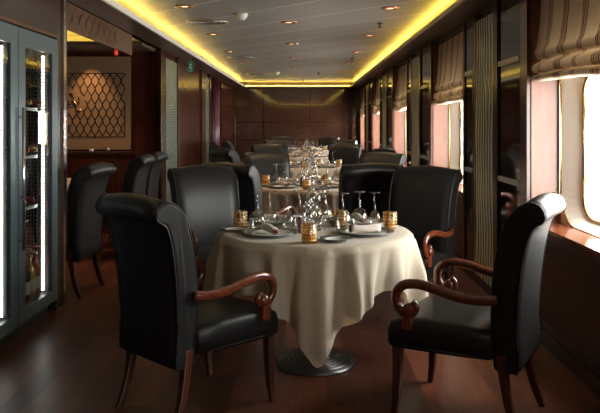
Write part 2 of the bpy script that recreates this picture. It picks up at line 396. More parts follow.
# ------------------------------------------------------------------ left side
# cupboard zone header and wall, post, side room
wl = MB()
wl.box((-2.45,YF,1.96),(-1.78,5.0,2.6)); wl.box((-2.45,YF,0),(-1.78,2.9,1.96)); wl.box((-2.55,YF,0),(-2.42,5.0,2.6))
struct(wl.build('wall_left','dark_wood'),'dark wood wall around the wine cabinet','wall')
struct(box((-5.0,5.0,0),(-1.79,5.12,2.6)).build('trim_5','dark_wood'),'dark wood pier beside the wine cabinet','pier')
struct(box((-1.83,5.12,0),(-1.775,5.17,ZS)).build('trim_6','chrome'),'polished metal corner post at the opening','trim')
struct(box((-1.84,5.17,0),(-1.785,5.22,ZS)).build('trim_7','leg_wood'),'brown wood corner post at the opening','trim')
struct(box((-1.775,YF,1.962),(-1.765,4.99,1.985)).build('trim_8','bronze'),'bronze strip over the wine cabinet','trim')
# header above the opening
struct(box((-1.86,5.1,ZS+0.0),(-1.80,8.7,2.6)).build('trim_9','dark_wood'),'dark beam over the side opening','beam')
# side room shell
sr = MB(); sr.box((-5.1,5.0,0),(-5.0,8.9,2.6)); struct(sr.build('wall_side','panel_wood'),'dark end wall of the side room','wall')
Y2 = 8.7
struct(box((-5.0,Y2,0),(XL,Y2+0.1,2.6)).build('wall_cross','panel_wood'),'glossy red brown panel wall closing the side room','wall')
mb = MB(); mb.box((-5.0,8.0,2.25),(-1.86,Y2,2.27)); mb.box((-5.0,7.98,2.25),(-1.86,8.0,2.30)); mb.box((-5.0,5.1,2.25),(-1.86,5.6,2.27))
struct(mb.build('trim_10','soffit_paint'),'dark lowered ceiling edge in the side room','ceiling border')
struct(box((-5.0,5.1,2.45),(-1.86,Y2,2.5)).build('trim_11','lip_paint'),'ceiling of the side room','ceiling')
tag(box((-5.0,8.40,2.275),(-2.35,8.42,2.29)).build('cove_light_strip','cove_led'),'yellow light strip above the side room ceiling edge','light strip')
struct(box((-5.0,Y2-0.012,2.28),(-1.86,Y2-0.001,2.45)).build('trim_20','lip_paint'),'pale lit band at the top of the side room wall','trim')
# left wall beyond side room
wl = MB(); wl.box((XL-0.3,8.8,0),(XL,13.3,2.6)); wl.box((XL-0.4,13.3,0),(XL-0.3,15.2,2.6)); wl.box((XL-0.3,15.2,0),(XL,YB,2.6)); wl.box((XL-0.3,13.3,2.25),(XL,15.2,2.6))
struct(wl.build('wall_left_far','panel_wood'),'glossy red brown panelled left wall','wall')
def lstrip(n, y0, y1, m, pr=0.02, z1=ZS, z0=0.0, label='metal strip on the left wall', cat='trim'):
    struct(box((XL,y0,z0),(XL+pr,y1,z1)).build('trim_%d'%n, m), label, cat)
lstrip(12,8.60,8.66,'bronze',0.03,label='bronze post at the far side of the opening')
lstrip(13,8.66,8.72,'chrome',0.03,1.75,0.7,label='polished metal edge strip at the far side of the opening')
lstrip(14,8.72,8.98,'dark_wood',0.02,label='dark post beside the ribbed glass strip')
lstrip(15,9.80,9.94,'leg_wood',0.03,label='brown post after the ribbed glass strip')
lstrip(16,12.1,12.55,'leg_wood',0.03,label='brown post before the narrow glass strip')
lstrip(17,13.15,13.3,'bronze',0.03,label='bronze edge of the plum niche')
lstrip(18,17.9,18.3,'bronze',0.02,label='bronze strip near the end wall')
lstrip(19,18.1,18.25,'chrome',0.03,1.5,0.5,label='polished metal strip near the end wall')
for y0, y1, lab in ((9.0,9.78,'pale green ribbed glass strip on the left wall beyond the opening'),(12.58,13.12,'narrow pale green ribbed glass strip beside the plum column')):
    tag(box((XL+0.001,y0,0.0),(XL+0.015,y1,2.2)).build('decorative_glass','ribbed_glass'),lab,'glass panel')
tag(MB().lathe([(0.0,0),(0.17,0),(0.17,2.25),(0.0,2.25)],(XL-0.08,14.2,0),24).build('column','plum'),'round plum coloured column in the left wall niche','column')
tag(box((XL-0.26,14.0,2.05),(XL+0.0,14.5,2.13)).build('column_lamp','lamp_warm'),'small warm lamp at the top of the plum column','lamp') if False else None

# frosted lattice screen
def lattice(mb, u0, u1, z0, z1, cell_u, cell_z, fn, w=0.008, skip=None):
    # wavy mesh of strands: each strand swings between its neighbours
    nu = round((u1-u0)/cell_u); cu = (u1-u0)/nu; nz = round((z1-z0)/cell_z*2)/2
    steps = int(nz*16)
    for k in range(nu+1):
        for ph in (0, 1):
            seg = []
            for s in range(steps+1):
                z = z0+(z1-z0)*s/steps
                t = (z-z0)/cell_z*2*pi
                du = (0.5*cu)*(0.5-0.5*cos(t))
                u = u0+k*cu+(du if ph == 0 else -du)
                ok = u0-1e-6 <= u <= u1+1e-6 and not (skip and skip(u, z))
                if ok: seg.append((u, z))
                if (not ok or s == steps) and seg:
                    if len(seg) > 1: ribbon(mb, seg, w, fn)
                    seg = []
def ribbon(mb, seg, w, fn):
    rows = []
    for i, (u, z) in enumerate(seg):
        a = seg[max(0,i-1)]; b = seg[min(len(seg)-1,i+1)]; d = Vector((b[0]-a[0], b[1]-a[1])).normalized()
        rows.append([fn(u-d.y*w/2, z+d.x*w/2), fn(u+d.y*w/2, z-d.x*w/2)])
    mb.grid(rows, smooth=False)
scr = empty('lattice_screen', (-2.6, Y2, 0), label='bronze frosted glass screen etched with a wavy lattice, seen through the left opening', cat='screen')
def sput(mb, name, m):
    o = mb.build(name, m, scr, fix=True); o.location = (2.6, -Y2, 0); return o
sput(box((-4.6,Y2-0.02,1.02),(-2.17,Y2-0.001,2.19)), 'glass', 'frosted_screen')
mb = MB(); em = lambda u, z: (sqrt((u+2.88)**2+((z-1.62)*0.9)**2) < 0.14)
lattice(mb, -4.3, -2.24, 1.18, 1.975, 0.094, 0.2, lambda u, z: (u, Y2-0.024, z), 0.011, em)
mb.box((-4.3,Y2-0.026,1.972),(-2.24,Y2-0.021,1.982)); mb.box((-4.3,Y2-0.026,1.174),(-2.24,Y2-0.021,1.184)); mb.box((-2.245,Y2-0.026,1.18),(-2.235,Y2-0.021,1.62))
sput(mb, 'lattice', 'lattice_etch')
mb = MB()
for (cx, cz, a0, ln) in ((-2.86,1.54,60,0.11),(-2.9,1.56,110,0.12),(-2.84,1.60,20,0.09),(-2.93,1.63,150,0.08),(-2.88,1.66,75,0.09),(-2.86,1.52,-60,0.07)):
    pts = []
    for q in range(9):
        t = q/8; a = radians(a0+60*t); pts.append((cx+ln*t*cos(a), Y2-0.026, cz+ln*t*sin(a)))
    mb.tube(pts, [0.004+0.012*sin(pi*q/8) for q in range(9)], 6)
sput(mb, 'leaf_ornament', 'brass')
sb = empty('sideboard', (-2.6, Y2, 0), label='dark wood sideboard shelf below the lattice screen', cat='sideboard')
o = box((-4.8,Y2-0.32,0.97),(-2.02,Y2-0.02,1.0)).build('top','dark_wood',sb); o.location = (2.6,-Y2,0)
o = box((-4.8,Y2-0.28,0.0),(-2.05,Y2-0.03,0.97)).build('body','panel_wood',sb); o.location = (2.6,-Y2,0)
for i, (x, h) in enumerate(((-2.42,0.05),(-2.62,0.03))):
    tag(MB().lathe([(0,0),(0.025,0),(0.028,h),(0,h)],(x,Y2-0.15,1.001),12).build('votive_cup','china' if i else 'steel'), ('small metal cup on the sideboard under the lattice screen','small white cup on the sideboard under the lattice screen')[i],'cup')
sl = bpy.data.lights.new('screen_spot','SPOT'); sl.energy = 34; sl.color = (1.0,0.62,0.3); sl.spot_size = radians(70); sl.spot_blend = 0.8; sl.shadow_soft_size = 0.03
so = bpy.data.objects.new('screen_spot', sl); COL.objects.link(so); so.location = (-2.66, Y2-0.30, 2.24); so.rotation_euler = (radians(20),0,0)
dl = empty('downlight', (-2.66,Y2-0.30,2.25), label='small downlight above the lattice screen', cat='ceiling light')
MB().lathe([(0.03,-0.004),(0.045,-0.004),(0.045,0.0)],n=16).build('ring','copper',dl)
s2 = bpy.data.lights.new('side_spot','SPOT'); s2.energy = 45; s2.color = (1.0,0.55,0.3); s2.spot_size = radians(95); s2.spot_blend = 1.0; s2.shadow_soft_size = 0.04
for x, y in ((-2.35,7.3),(-2.9,6.2)):
    o2 = bpy.data.objects.new('side_spot', s2); COL.objects.link(o2); o2.location = (x, y, 2.42); o2.rotation_euler = (radians(12),0,0)
    d2 = empty('downlight', (x,y,2.45), label='small downlight in the side room ceiling, %s' % ('nearer the lattice screen' if y > 7 else 'nearer the pier'), cat='ceiling light')
    MB().lathe([(0.04,-0.006),(0.075,-0.006),(0.08,0.0)],n=16).build('ring','copper',d2)
# frieze of lattice glass hanging in the opening
fz = empty('lattice_frieze', (-1.82,5.2,0), label='narrow bronze glass frieze with wavy lattice at the top of the left opening', cat='screen')
o = box((-1.832,5.22,2.075),(-1.82,7.35,ZS)).build('glass','frieze_glass',fz); o.location = (1.82,-5.2,0)
mb = MB(); lattice(mb, 5.35, 6.75, 2.095, 2.275, 0.17, 0.18, lambda u, z: (-1.816, u, z), 0.010)
o = mb.build('lattice','lattice_etch',fz); o.location = (1.82,-5.2,0)
# coloured hanging lamps in the side room
for x, y, z, m_, lab in ((-2.19,5.95,2.09,'lamp_amber','amber glass hanging lamp behind the opening post'),(-2.10,5.75,1.95,'lamp_red','red glass hanging lamp behind the opening post'),(-2.22,8.2,2.19,'lamp_red','small red lamp at the side room ceiling edge')):
    mb = MB(); mb.lathe([(0,-0.035),(0.014,-0.03),(0.024,0),(0.014,0.03),(0.012,0.05)],n=14)
    r = empty('hanging_lamp',(x,y,z),label=lab,cat='lamp'); mb.build('lamp_shade',m_,r)
    MB().lathe([(0.003,0.04),(0.003,(2.45 if y < 8 else 2.25)-z)],n=6).build('cord','dark_metal',r)

# wine cabinet
wc = empty('wine_cabinet', (-2.1,4.0,0), label='tall grey steel wine cabinet with two lit glass doors at the left edge', cat='wine cabinet')
def wput(mb, name, m, parent=wc, **kw):
    o = mb.build(name, m, parent, **kw); o.location = (2.1,-4.0,0) if parent == wc else (0,0,0); return o
XC = -1.79
mb = MB()
mb.box((-2.40,2.92,0.10),(-2.37,4.98,1.95)); mb.box((-2.37,2.92,1.90),(XC,4.98,1.95)); mb.box((-2.37,2.92,0.10),(XC,4.98,0.14))
for y in (2.92,3.59,4.265,4.945): mb.box((-2.37,y,0.14),(XC,y+0.035,1.90))
wput(mb, 'body', 'cabinet_grey')
wput(box((-2.37,2.95,0),(XC-0.04,4.95,0.10)),'plinth','dark_metal')
def cab_door(y0, y1, hside):
    d = empty('door', (0.31,(y0+y1)/2-4.0,0)); d.parent = wc
    yc = (y0+y1)/2; x0, x1 = XC+0.001, XC+0.024; w = 0.105
    def dp(mb, name, m, par=d, **kw):
        o = mb.build(name, m, par, **kw)
        o.location = (-XC,-yc,0); return o
    mb = MB(); mb.box((x0,y0,0.09),(x1,y0+w,1.95)); mb.box((x0,y1-w,0.09),(x1,y1,1.95)); mb.box((x0,y0+w,0.09),(x1,y1-w,0.17)); mb.box((x0,y0+w,1.84),(x1,y1-w,1.95))
    dp(mb,'door_frame','cabinet_grey')
    dp(box((x0+0.008,y0+w,0.17),(x0+0.014,y1-w,1.84)),'pane','cabinet_glass')
    mb = MB(); hy = y0+0.014
    mb.tube([(x1+0.024,hy,0.56),(x1+0.024,hy,1.45)],0.009,10); mb.tube([(x1,hy,0.62),(x1+0.024,hy,0.62)],0.006,8); mb.tube([(x1,hy,1.39),(x1+0.024,hy,1.39)],0.006,8)
    dp(mb,'handle','chrome')
    dp(box((x1,hy+0.02,0.88),(x1+0.004,hy+0.05,0.90)),'lock','dark_metal')
cab_door(4.285,4.965,0); cab_door(3.595,4.275,0); cab_door(2.93,3.585,0)
for b0, b1 in ((2.957,3.59),(3.627,4.265),(4.302,4.945)):
    mb = MB(); z = 0.16
    while z < 1.82: mb.box((-1.864,b1-0.022,z),(-1.851,b1-0.012,z+0.015)); z += 0.024
    wput(mb,'light_strip','led_white')
    wput(box((-2.36,b1-0.004,0.15),(-1.80,b1-0.001,1.88)),'liner','black')
    for x in (-1.915,-1.96,-1.81):
        mb = MB(); z = 0.18
        mb.box((x-0.016,b1-0.014,0.15),(x-0.012,b1-0.004,1.86)); mb.box((x+0.012,b1-0.014,0.15),(x+0.016,b1-0.004,1.86))
        while z < 1.84: mb.box((x-0.012,b1-0.012,z),(x+0.012,b1-0.006,z+0.009)); z += 0.028
        wput(mb,'perforated_upright','steel')
    for z in (0.44,0.78,1.13,1.46):
        mb = MB(); mb.box((-2.36,b0,z-0.018),(-2.33,b1-0.03,z)); mb.box((-1.90,b0,z-0.022),(-1.88,b1-0.06,z))
        yy = b0+0.03
        while yy < b1-0.08: mb.box((-2.33,yy,z-0.014),(-1.90,yy+0.03,z)); yy += 0.075
        wput(mb,'shelf','steel')
# wine bottles
def bottle_proto(glass, foil):
    r = empty('wine_bottle')
    MB().lathe([(0,0.012),(0.02,0.004),(0.034,0),(0.037,0.01),(0.037,0.18),(0.034,0.205),(0.02,0.235),(0.0145,0.25),(0.0145,0.30),(0.0,0.30)],n=16).build('body',glass,r)
    MB().lathe([(0.0152,0.245),(0.0155,0.30),(0.012,0.303),(0,0.303)],n=12).build('foil',foil,r)
    MB().lathe([(0.0378,0.06),(0.0378,0.145)],n=16).build('label','paper',r)
    return r
bp = [bottle_proto('bottle_glass','foil_red'), bottle_proto('wine_red','foil_gold'), bottle_proto('wine_rose','foil_red'), bottle_proto('wine_gold','foil_gold')]
used = set()
def bottle(k, loc, rot, label, grp):
    if k in used: b = copy_tree(bp[k])
    else: b = bp[k]; used.add(k)
    b.location = loc; b.rotation_euler = rot; tag(b, label, 'wine bottle', grp)
tone = ('dark green','dark red','rose','golden'); yn = ('nearest','second','third','farthest'); sn = ('second lowest','middle','second highest','top')
for si, z in enumerate((0.44,0.78,1.13,1.46)):
    for yi in range(6):
        bottle([0,1,0,0,1,0][(yi+si)%6], (-2.19+0.02*((yi+si)%3), 4.37+yi*0.094, z+0.038), (0, pi/2, 0), '%s wine bottle lying %s from the left, %s cabinet shelf' % (tone[[0,1,0,0,1,0][(yi+si)%6]], ('first','second','third','fourth','fifth','sixth')[yi], sn[si]), 'wine bottles lying on the cabinet shelves')
for i in range(12):
    kk = [3,1,2,0,3,2][i%6]; row = i//6
    bottle(kk, (-1.875-0.095*row, 4.36+(i%6)*0.094, 0.141), (0,0,i*1.3), '%s wine bottle standing %s from the left, %s row, cabinet floor' % (tone[kk], ('first','second','third','fourth','fifth','sixth')[i%6], ('front','rear')[row]), 'wine bottles standing at the cabinet floor')

# exit sign
es = empty('exit_sign',(-1.53,9.4,2.02), label='small green running man exit sign hanging from the left ceiling border', cat='exit sign')
es.scale = (0.8,0.8,0.85)
MB().box((-0.052,-0.012,0.03),(0.052,0.012,0.20)).build('sign_box','exit_green',es)
MB().box((-0.01,-0.006,0.20),(0.01,0.006,0.29)).build('bracket','steel',es)
mb = MB(); Yf = -0.014
mb.lathe([(0,0.008),(0.008,0),(0,-0.008)],(0.0,Yf,0.172),8)
for a, b in (((0.0,0.16),(-0.005,0.12)),((-0.005,0.12),(0.018,0.095)),((0.018,0.095),(0.012,0.07)),((-0.005,0.12),(-0.022,0.095)),((-0.022,0.095),(-0.036,0.10)),((0,0.155),(0.022,0.14)),((0,0.155),(-0.022,0.148))):
    mb.tube([(a[0],Yf,a[1]),(b[0],Yf,b[1])],0.005,6)
mb.box((-0.03,Yf-0.002,0.045),(0.03,Yf+0.002,0.053))
mb.build('pictogram','exit_white',es)

# ------------------------------------------------------------------ ceiling fittings
dlp = None
def downlight(x, y, lab):
    global dlp
    if dlp is None:
        dlp = empty('downlight'); MB().lathe([(0.045,0.0),(0.05,-0.008),(0.085,-0.008),(0.09,0.0)],n=20).build('ring','copper',dlp)
        MB().lathe([(0.0,-0.002),(0.02,-0.002),(0.03,-0.004),(0.0,-0.004)],n=12).build('lamp','lamp_warm',dlp)
        o = dlp
    else: o = copy_tree(dlp)
    o.location = (x,y,ZC); tag(o, lab, 'ceiling light', 'ceiling downlights')
    q = bpy.data.lights.new('downlight_beam','SPOT'); q.energy = 34; q.color = (1.0,0.62,0.34); q.spot_size = radians(95); q.spot_blend = 1.0; q.shadow_soft_size = 0.03
    qo = bpy.data.objects.new('downlight_beam', q); COL.objects.link(qo); qo.location = (x,y,ZC-0.02)
nth = ('first','second','third','fourth','fifth','sixth','seventh')
for xi, (x, off, nm) in enumerate(((-1.08,0.0,'left'),(-0.15,1.0,'middle'),(0.81,0.1,'right'))):
    for k in range(6): downlight(x, 6.3+off+1.98*k, 'copper ringed downlight, %s from the front in the %s row' % (nth[k], nm))
def fit(name, prof, m_, x, y, lab, cat, grp, n=14):
    o = MB().lathe(prof,n=n).build(name,m_); o.location = (x,y,ZC); tag(o,lab,cat,grp)
for i,(x,y) in enumerate(((-0.60,6.75),(-0.55,14.5))):
    fit('smoke_detector',[(0,-0.055),(0.035,-0.055),(0.05,-0.03),(0.062,-0.02),(0.062,0)],'white_plastic',x,y,('round pale smoke detector near the front of the ceiling','round pale smoke detector far down the ceiling')[i],'smoke detector','smoke detectors')
for i,(x,y) in enumerate(((0.82,7.35),(0.80,11.2),(0.33,14.6),(0.0,17.0))):
    fit('sprinkler',[(0,-0.05),(0.03,-0.05),(0.03,-0.046),(0.008,-0.044),(0.008,-0.015),(0.03,-0.01),(0.03,0)],'dark_metal',x,y,'ceiling sprinkler head, %s from the front' % nth[i],'sprinkler','ceiling sprinklers')
for i,y in enumerate((7.2,11.1,15.0)):
    r = empty('air_diffuser',(-1.0,y,ZC),radians(0),label='slim oval air diffuser in the ceiling, %s from the front' % nth[i],cat='air vent',group='ceiling air diffusers')
    for q, rr in enumerate((0.21,0.15,0.09)):
        mb = MB(); pts = [(rr*cos(2*pi*j/24), rr*0.55*sin(2*pi*j/24), -0.012) for j in range(25)]; mb.tube(pts, 0.009, 6, caps=False); mb.build('ring','rail_metal',r)

# ------------------------------------------------------------------ chairs
def sup(a, b, t): return a+(b-a)*t
def make_chair(arms=True, lea='leather'):
    r = empty('dining_chair')
    # backrest: side outline swept across the width; a = y (forward), z up
    Y0 = -0.20
    outl = [(0.0,0.44),(-0.002,0.55),(0.004,0.66),(0.020,0.78),(0.046,0.88),(0.083,0.955),(0.128,1.00),(0.178,1.018),(0.222,1.003),(0.244,0.970),(0.236,0.938),(0.208,0.920),(0.182,0.900),(0.160,0.85),(0.138,0.76),(0.118,0.62),(0.108,0.45),(0.104,0.30),(0.09,0.29),(0.02,0.29),(0.0,0.32)]
    outl = [(b if b < 0.12 else 0.12+(b-0.12)*0.86, z) for b, z in outl]; ol = smooth_curve(outl, 3, True)
    cy = 0.085; cz = 0.7
    nx = 17; rows = []
    for i in range(nx):
        t = -1+2*i/(nx-1)
        e = 1.0
        if i in (0, nx-1): e = 0.72
        if i in (1, nx-2): e = 0.93; t *= 1.0
        tt = {0:-1.0,1:-0.975,nx-2:0.975,nx-1:1.0}.get(i, t*0.95)
        row = []
        for (b, z) in ol:
            # local thin direction: shrink towards centreline of the slab
            cb = 0.055+max(0,(z-0.62))**2*0.75; 
            hw = 0.228+0.020*min(1,max(0,(z-0.4)/0.55))
            crown = 0.022*(1-t*t)*max(0,(z-0.75)/0.27)
            bb = cb+(b-cb)*e if z < 0.93 else 0.170+(b-0.170)*(1-(1-e)*0.45)
            zz = z if z < 0.9 else sup(z, 0.965, (1-e)*0.8)
            row.append((hw*tt, Y0-bb+0.018*(t*t)*(1 if z > 0.4 else 0)*0.6, zz+crown))
        rows.append(row)
    mb = MB(); mb.grid(rows, True, True); k = len(ol)
    mb.f.append(list(range(k))[::-1]); mb.sm.append(False); mb.f.append([(nx-1)*k+j for j in range(k)]); mb.sm.append(False)
    mb.build('backrest', lea, r)
    # seams along both sides
    for sgn in (0, 1):
        row = rows[1] if sgn == 0 else rows[nx-2]
        mb = MB(); pts = [Vector(p)+Vector(((-0.002 if sgn == 0 else 0.002),0,0)) for p in row]; mb.tube(pts+[pts[0]], 0.0042, 5, caps=False)
        mb.build('piping', lea, r)
    # seat cushion
    secs = []
    for (y, hw, zt_, zb) in ((-0.20,0.235,0.44,0.34),(-0.19,0.245,0.455,0.335),(-0.05,0.255,0.468,0.33),(0.10,0.265,0.472,0.33),(0.22,0.27,0.465,0.33),(0.262,0.268,0.452,0.335),(0.275,0.262,0.42,0.35),(0.272,0.258,0.37,0.36)):
        ring = []
        prof = [(-1,0.0),(-1,0.7),(-0.975,0.86),(-0.93,0.955),(-0.8,0.985),(-0.4,1.0),(0,1.015),(0.4,1.0),(0.8,0.985),(0.93,0.955),(0.975,0.86),(1,0.7),(1,0.0),(0.95,-0.02),(0,-0.02),(-0.95,-0.02)]
        for (a, h) in prof: ring.append((hw*a, y, zb+(zt_-zb)*h))
        secs.append(ring)
    mb = MB(); mb.grid(secs, True, True); k = 16
    mb.f.append(list(range(k))); mb.sm.append(False); mb.f.append([(len(secs)-1)*k+j for j in range(k)]); mb.sm.append(False)
    mb.build('seat', lea, r)
    mb = MB(); pts = [(-0.262,-0.16,0.345),(-0.272,0.20,0.342),(-0.262,0.27,0.35),(0,0.282,0.35),(0.262,0.27,0.35),(0.272,0.20,0.342),(0.262,-0.16,0.345)]; mb.tube(pts,0.004,5); mb.build('seat_piping', lea, r)
    # legs
    for sx in (-1, 1):
        mb = MB(); mb.tube([(sx*0.235,0.235,0.345),(sx*0.237,0.237,0.22),(sx*0.238,0.242,0.10),(sx*0.24,0.255,0.0)],[0.031,0.028,0.023,0.018],4,False,up=(0,1,0)); mb.build('leg','leg_wood',r,bevel=0.004)
        pts = smooth_curve([(sx*0.212,-0.235,0.36),(sx*0.212,-0.245,0.25),(sx*0.214,-0.27,0.12),(sx*0.217,-0.315,0.0)],4); mb = MB(); mb.tube(pts,[sup(0.031,0.019,i/(len(pts)-1)) for i in range(len(pts))],4,False,up=(0,1,0)); mb.build('leg','leg_wood',r,bevel=0.004)
    if arms:
        for sx in (-1, 1):
            X = sx*0.268
            p = [(X*0.93,-0.225,0.60),(X*1.0,-0.16,0.592),(X*1.03,-0.06,0.597),(X*1.05,0.05,0.622),(X*1.05,0.13,0.633),(X*1.04,0.195,0.618),(X*1.03,0.228,0.575),(X*1.02,0.222,0.525),(X*1.01,0.188,0.492),(X*1.01,0.150,0.498),(X*1.01,0.138,0.525),(X*1.01,0.155,0.545)]
            q = smooth_curve(p, 4); mb = MB(); n = len(q)
            rad = [0.017 if i < n*0.55 else 0.016 for i in range(n)]
            mb.tube(q, rad, 8, True, sx=1.35, up=(0,0.001,1) if False else (sx*1.0,0,0.0))
            mb.lathe([(0,-0.026),(0.020,-0.026),(0.027,-0.018),(0.027,0.018),(0.020,0.026),(0,0.026)],(0,0,0),14)
            # turn the scroll eye on its side
            m_ = Matrix.Translation((X*1.01,0.165,0.515)) @ Matrix.Rotation(pi/2,4,'Y')
            nv = 14*6
            for j in range(len(mb.v)-nv, len(mb.v)): mb.v[j] = tuple(m_ @ Vector(mb.v[j]))
            mb.build('armrest','arm_wood',r)
            mb = MB(); mb.prism([(0.150,0.42),(0.200,0.42),(0.20,0.45),(0.185,0.50),(0.155,0.50),(0.15,0.44)], lambda P_, s: (X*1.0+(s-0.5)*0.034+sx*0.004, P_[0], P_[1])); mb.build('arm_support','arm_wood',r,bevel=0.004)
    return r
chairA = make_chair(True, 'leather'); chairB = None
def rot_of(f): return atan2(-f[0], f[1])
first = {'A': True}
def chair(x, y, f, label, grp):
    global chairA
    if first['A']: o = chairA; first['A'] = False
    else: o = copy_tree(chairA)
    o.location = (x, y, 0); o.rotation_euler = (0,0,rot_of(f)); tag(o, label, 'chair', grp); return o
G1 = 'leather chairs around the nearest table'
chair(-0.500,3.345,(0.69,0.724),'black leather scroll back armchair at front left, seen from behind',G1)
chair(0.762,3.269,(-0.86,0.51),'black leather scroll back armchair at front right beside the window sill',G1)
chair(-0.58,4.85,(0.5,-0.866),'black leather armchair behind the nearest table on the left, facing the viewer',G1)
chair(0.70,4.78,(-0.6,-0.8),'brown black leather armchair behind the nearest table on the right, below the second window',G1)
G2 = 'leather chairs around the second table'
chair(-0.43,5.88,(0.5,0.87),'dark chair seen from behind just past the left facing armchair, at the second table',G2)
chair(0.48,5.83,(-0.2,0.97),'black chair seen squarely from behind at the right of the second table',G2)
chair(-0.31,7.43,(0.3,-0.95),'grey black chair facing the viewer at the far left of the second table',G2)
chair(0.69,7.23,(-0.5,-0.86),'dark chair at the far right of the second table, only its rounded top showing',G2)
G3 = 'leather chairs around the third table'
chair(-0.75,9.1,(0.8,0.6),'dark chair with rolled back at the near left of the third table',G3)
chair(0.72,8.95,(-0.75,0.66),'dark chair at the right of the third table with daylight on its rolled top',G3)
chair(-0.40,10.25,(0.4,-0.9),'dark chair facing the viewer at the far left of the third table',G3)
chair(0.55,10.3,(-0.3,-0.95),'dark chair facing the viewer at the far right of the third table',G3)
G4 = 'leather chairs around the fourth table'
chair(-1.15,11.7,(1,0.15),'dark chair against the left wall before the plum column',G4)
chair(-1.05,12.7,(1,0.0),'dark chair by the left wall beside the plum column',G4)
chair(-0.38,13.15,(0.4,-0.9),'dark chair at the far left of the fourth table',G4)
chair(0.64,12.99,(-0.45,-0.9),'dark chair at the far right of the fourth table',G4)
G5 = 'leather chairs around the farthest table'
chair(-0.42,16.03,(0.35,-0.93),'dark chair at the far left of the farthest table',G5)
chair(0.50,15.95,(-0.3,-0.95),'dark chair at the far right of the farthest table',G5)
chairC = make_chair(False, 'leather')
G6 = 'armless leather chairs in the left opening'
def chairc(x, y, f, label, src):
    o = src if src is not None else copy_tree(chairC)
    o.location = (x, y, 0); o.rotation_euler = (0,0,rot_of(f)); tag(o, label, 'chair', G6)
chairc(-2.0,5.56,(-0.99,0.12),'dark armless leather chair beside the wine cabinet, its back towards the room',chairC)
chairc(-1.97,7.02,(-1,0.03),'dark armless leather chair in the left opening, nearer of the two side by side',None)
chairc(-1.97,7.68,(-1,0.03),'dark armless leather chair in the left opening, farther of the two side by side',None)

# ------------------------------------------------------------------ tables
R = 0.565; ZT = 0.745
def cloth_mesh(seed):
    rnd = random.Random(seed); half = 0.845; nt = 288; rows = []
    inner = [0.0,0.15,0.30,0.42,0.50,0.54]; dn = 26
    ph = rnd.random()*0.3
    cols = []
    for i in range(nt):
        th = 2*pi*i/nt
        # corners point at 0, 90, 180, 270 degrees -> square rotated by 45
        a = (th+0.03) % (pi/2) - pi/4          # angle from nearest side middle
        Lr = half/cos(a); Lr = min(Lr, 1.17)
        drop = Lr-R
        c = abs(a)/(pi/4)                  # 0 mid side, 1 corner
        pts = [(r*cos(th), r*sin(th), ZT+0.006) for r in inner]
        # folds
        w = 0.60*sin(15*th+ph+0.8*sin(3*th))+0.34*sin(25*th+1.7+ph*3+0.9*sin(4*th))+0.22*sin(6*th+seed)
        w = max(-0.62, w) if w < 0 else w**1.35
        for j in range(1, dn+1):
            s = drop*j/dn
            # edge rounding
            if s < 0.04: 
                an = s/0.04*pi/2; rr = 0.54+0.025*sin(an)+0.0; zz = ZT+0.006-0.025*(1-cos(an))
            else:
                rr = 0.565+0.012; zz = ZT-0.019-(s-0.04)*0.985
            k = min(1, max(0, s-0.02)/0.22); kk = 0.4*k+0.6*min(1, max(0,s-0.02)/0.5)
            cor = max(0, c-0.72)/0.28
            rr += kk*(0.004+0.092*w)*(0.75+0.5*c) + k*0.02*cor - 0.01*k*(1-c)
            if s > 0.3: rr -= (s-0.3)*0.10
            zz += 0.010*k*sin(9*th+2.2)
            pts.append((rr*cos(th+0.04*k*sin(8*th)), rr*sin(th+0.04*k*sin(8*th)), zz))
        cols.append([(0.955*p[0],0.955*p[1],p[2]) for p in pts])
    mb = MB(); k = len(cols[0]); vs = [p for c_ in cols for p in c_]; fs = []
    for i in range(nt):
        ii = (i+1) % nt
        for j in range(k-1): fs.append((i*k+j, ii*k+j, ii*k+j+1, i*k+j+1))
    mb.add(vs, fs, True); return mb
tp = empty('dining_table')
MB().lathe([(0,0.715),(0.50,0.715),(0.512,0.72),(0.512,0.738),(0.50,0.743),(0,0.743)],n=48).build('tabletop','leg_wood',tp)
prof = [(0,0.0),(0.222,0.0),(0.222,0.012)]
r_ = 0.215; z_ = 0.014
for k in range(8):
    prof += [(r_,z_),(r_-0.004,z_+0.011),(r_-0.013,z_+0.012),(r_-0.018,z_+0.001)]; r_ -= 0.0235; z_ += 0.0055
prof += [(0.028,z_+0.01),(0.028,z_+0.01)]
MB().lathe(prof,n=48).build('base','base_metal',tp)
MB().lathe([(0.028,0.05),(0.028,0.68),(0.15,0.70),(0.15,0.715)],n=24).build('pedestal','dark_metal',tp)
cp = cloth_mesh(3).build('tablecloth','linen')
TY = [3.90,6.62,9.48,12.33,15.2]; TX = 0.07
tn = ['nearest','second','third','fourth','farthest']
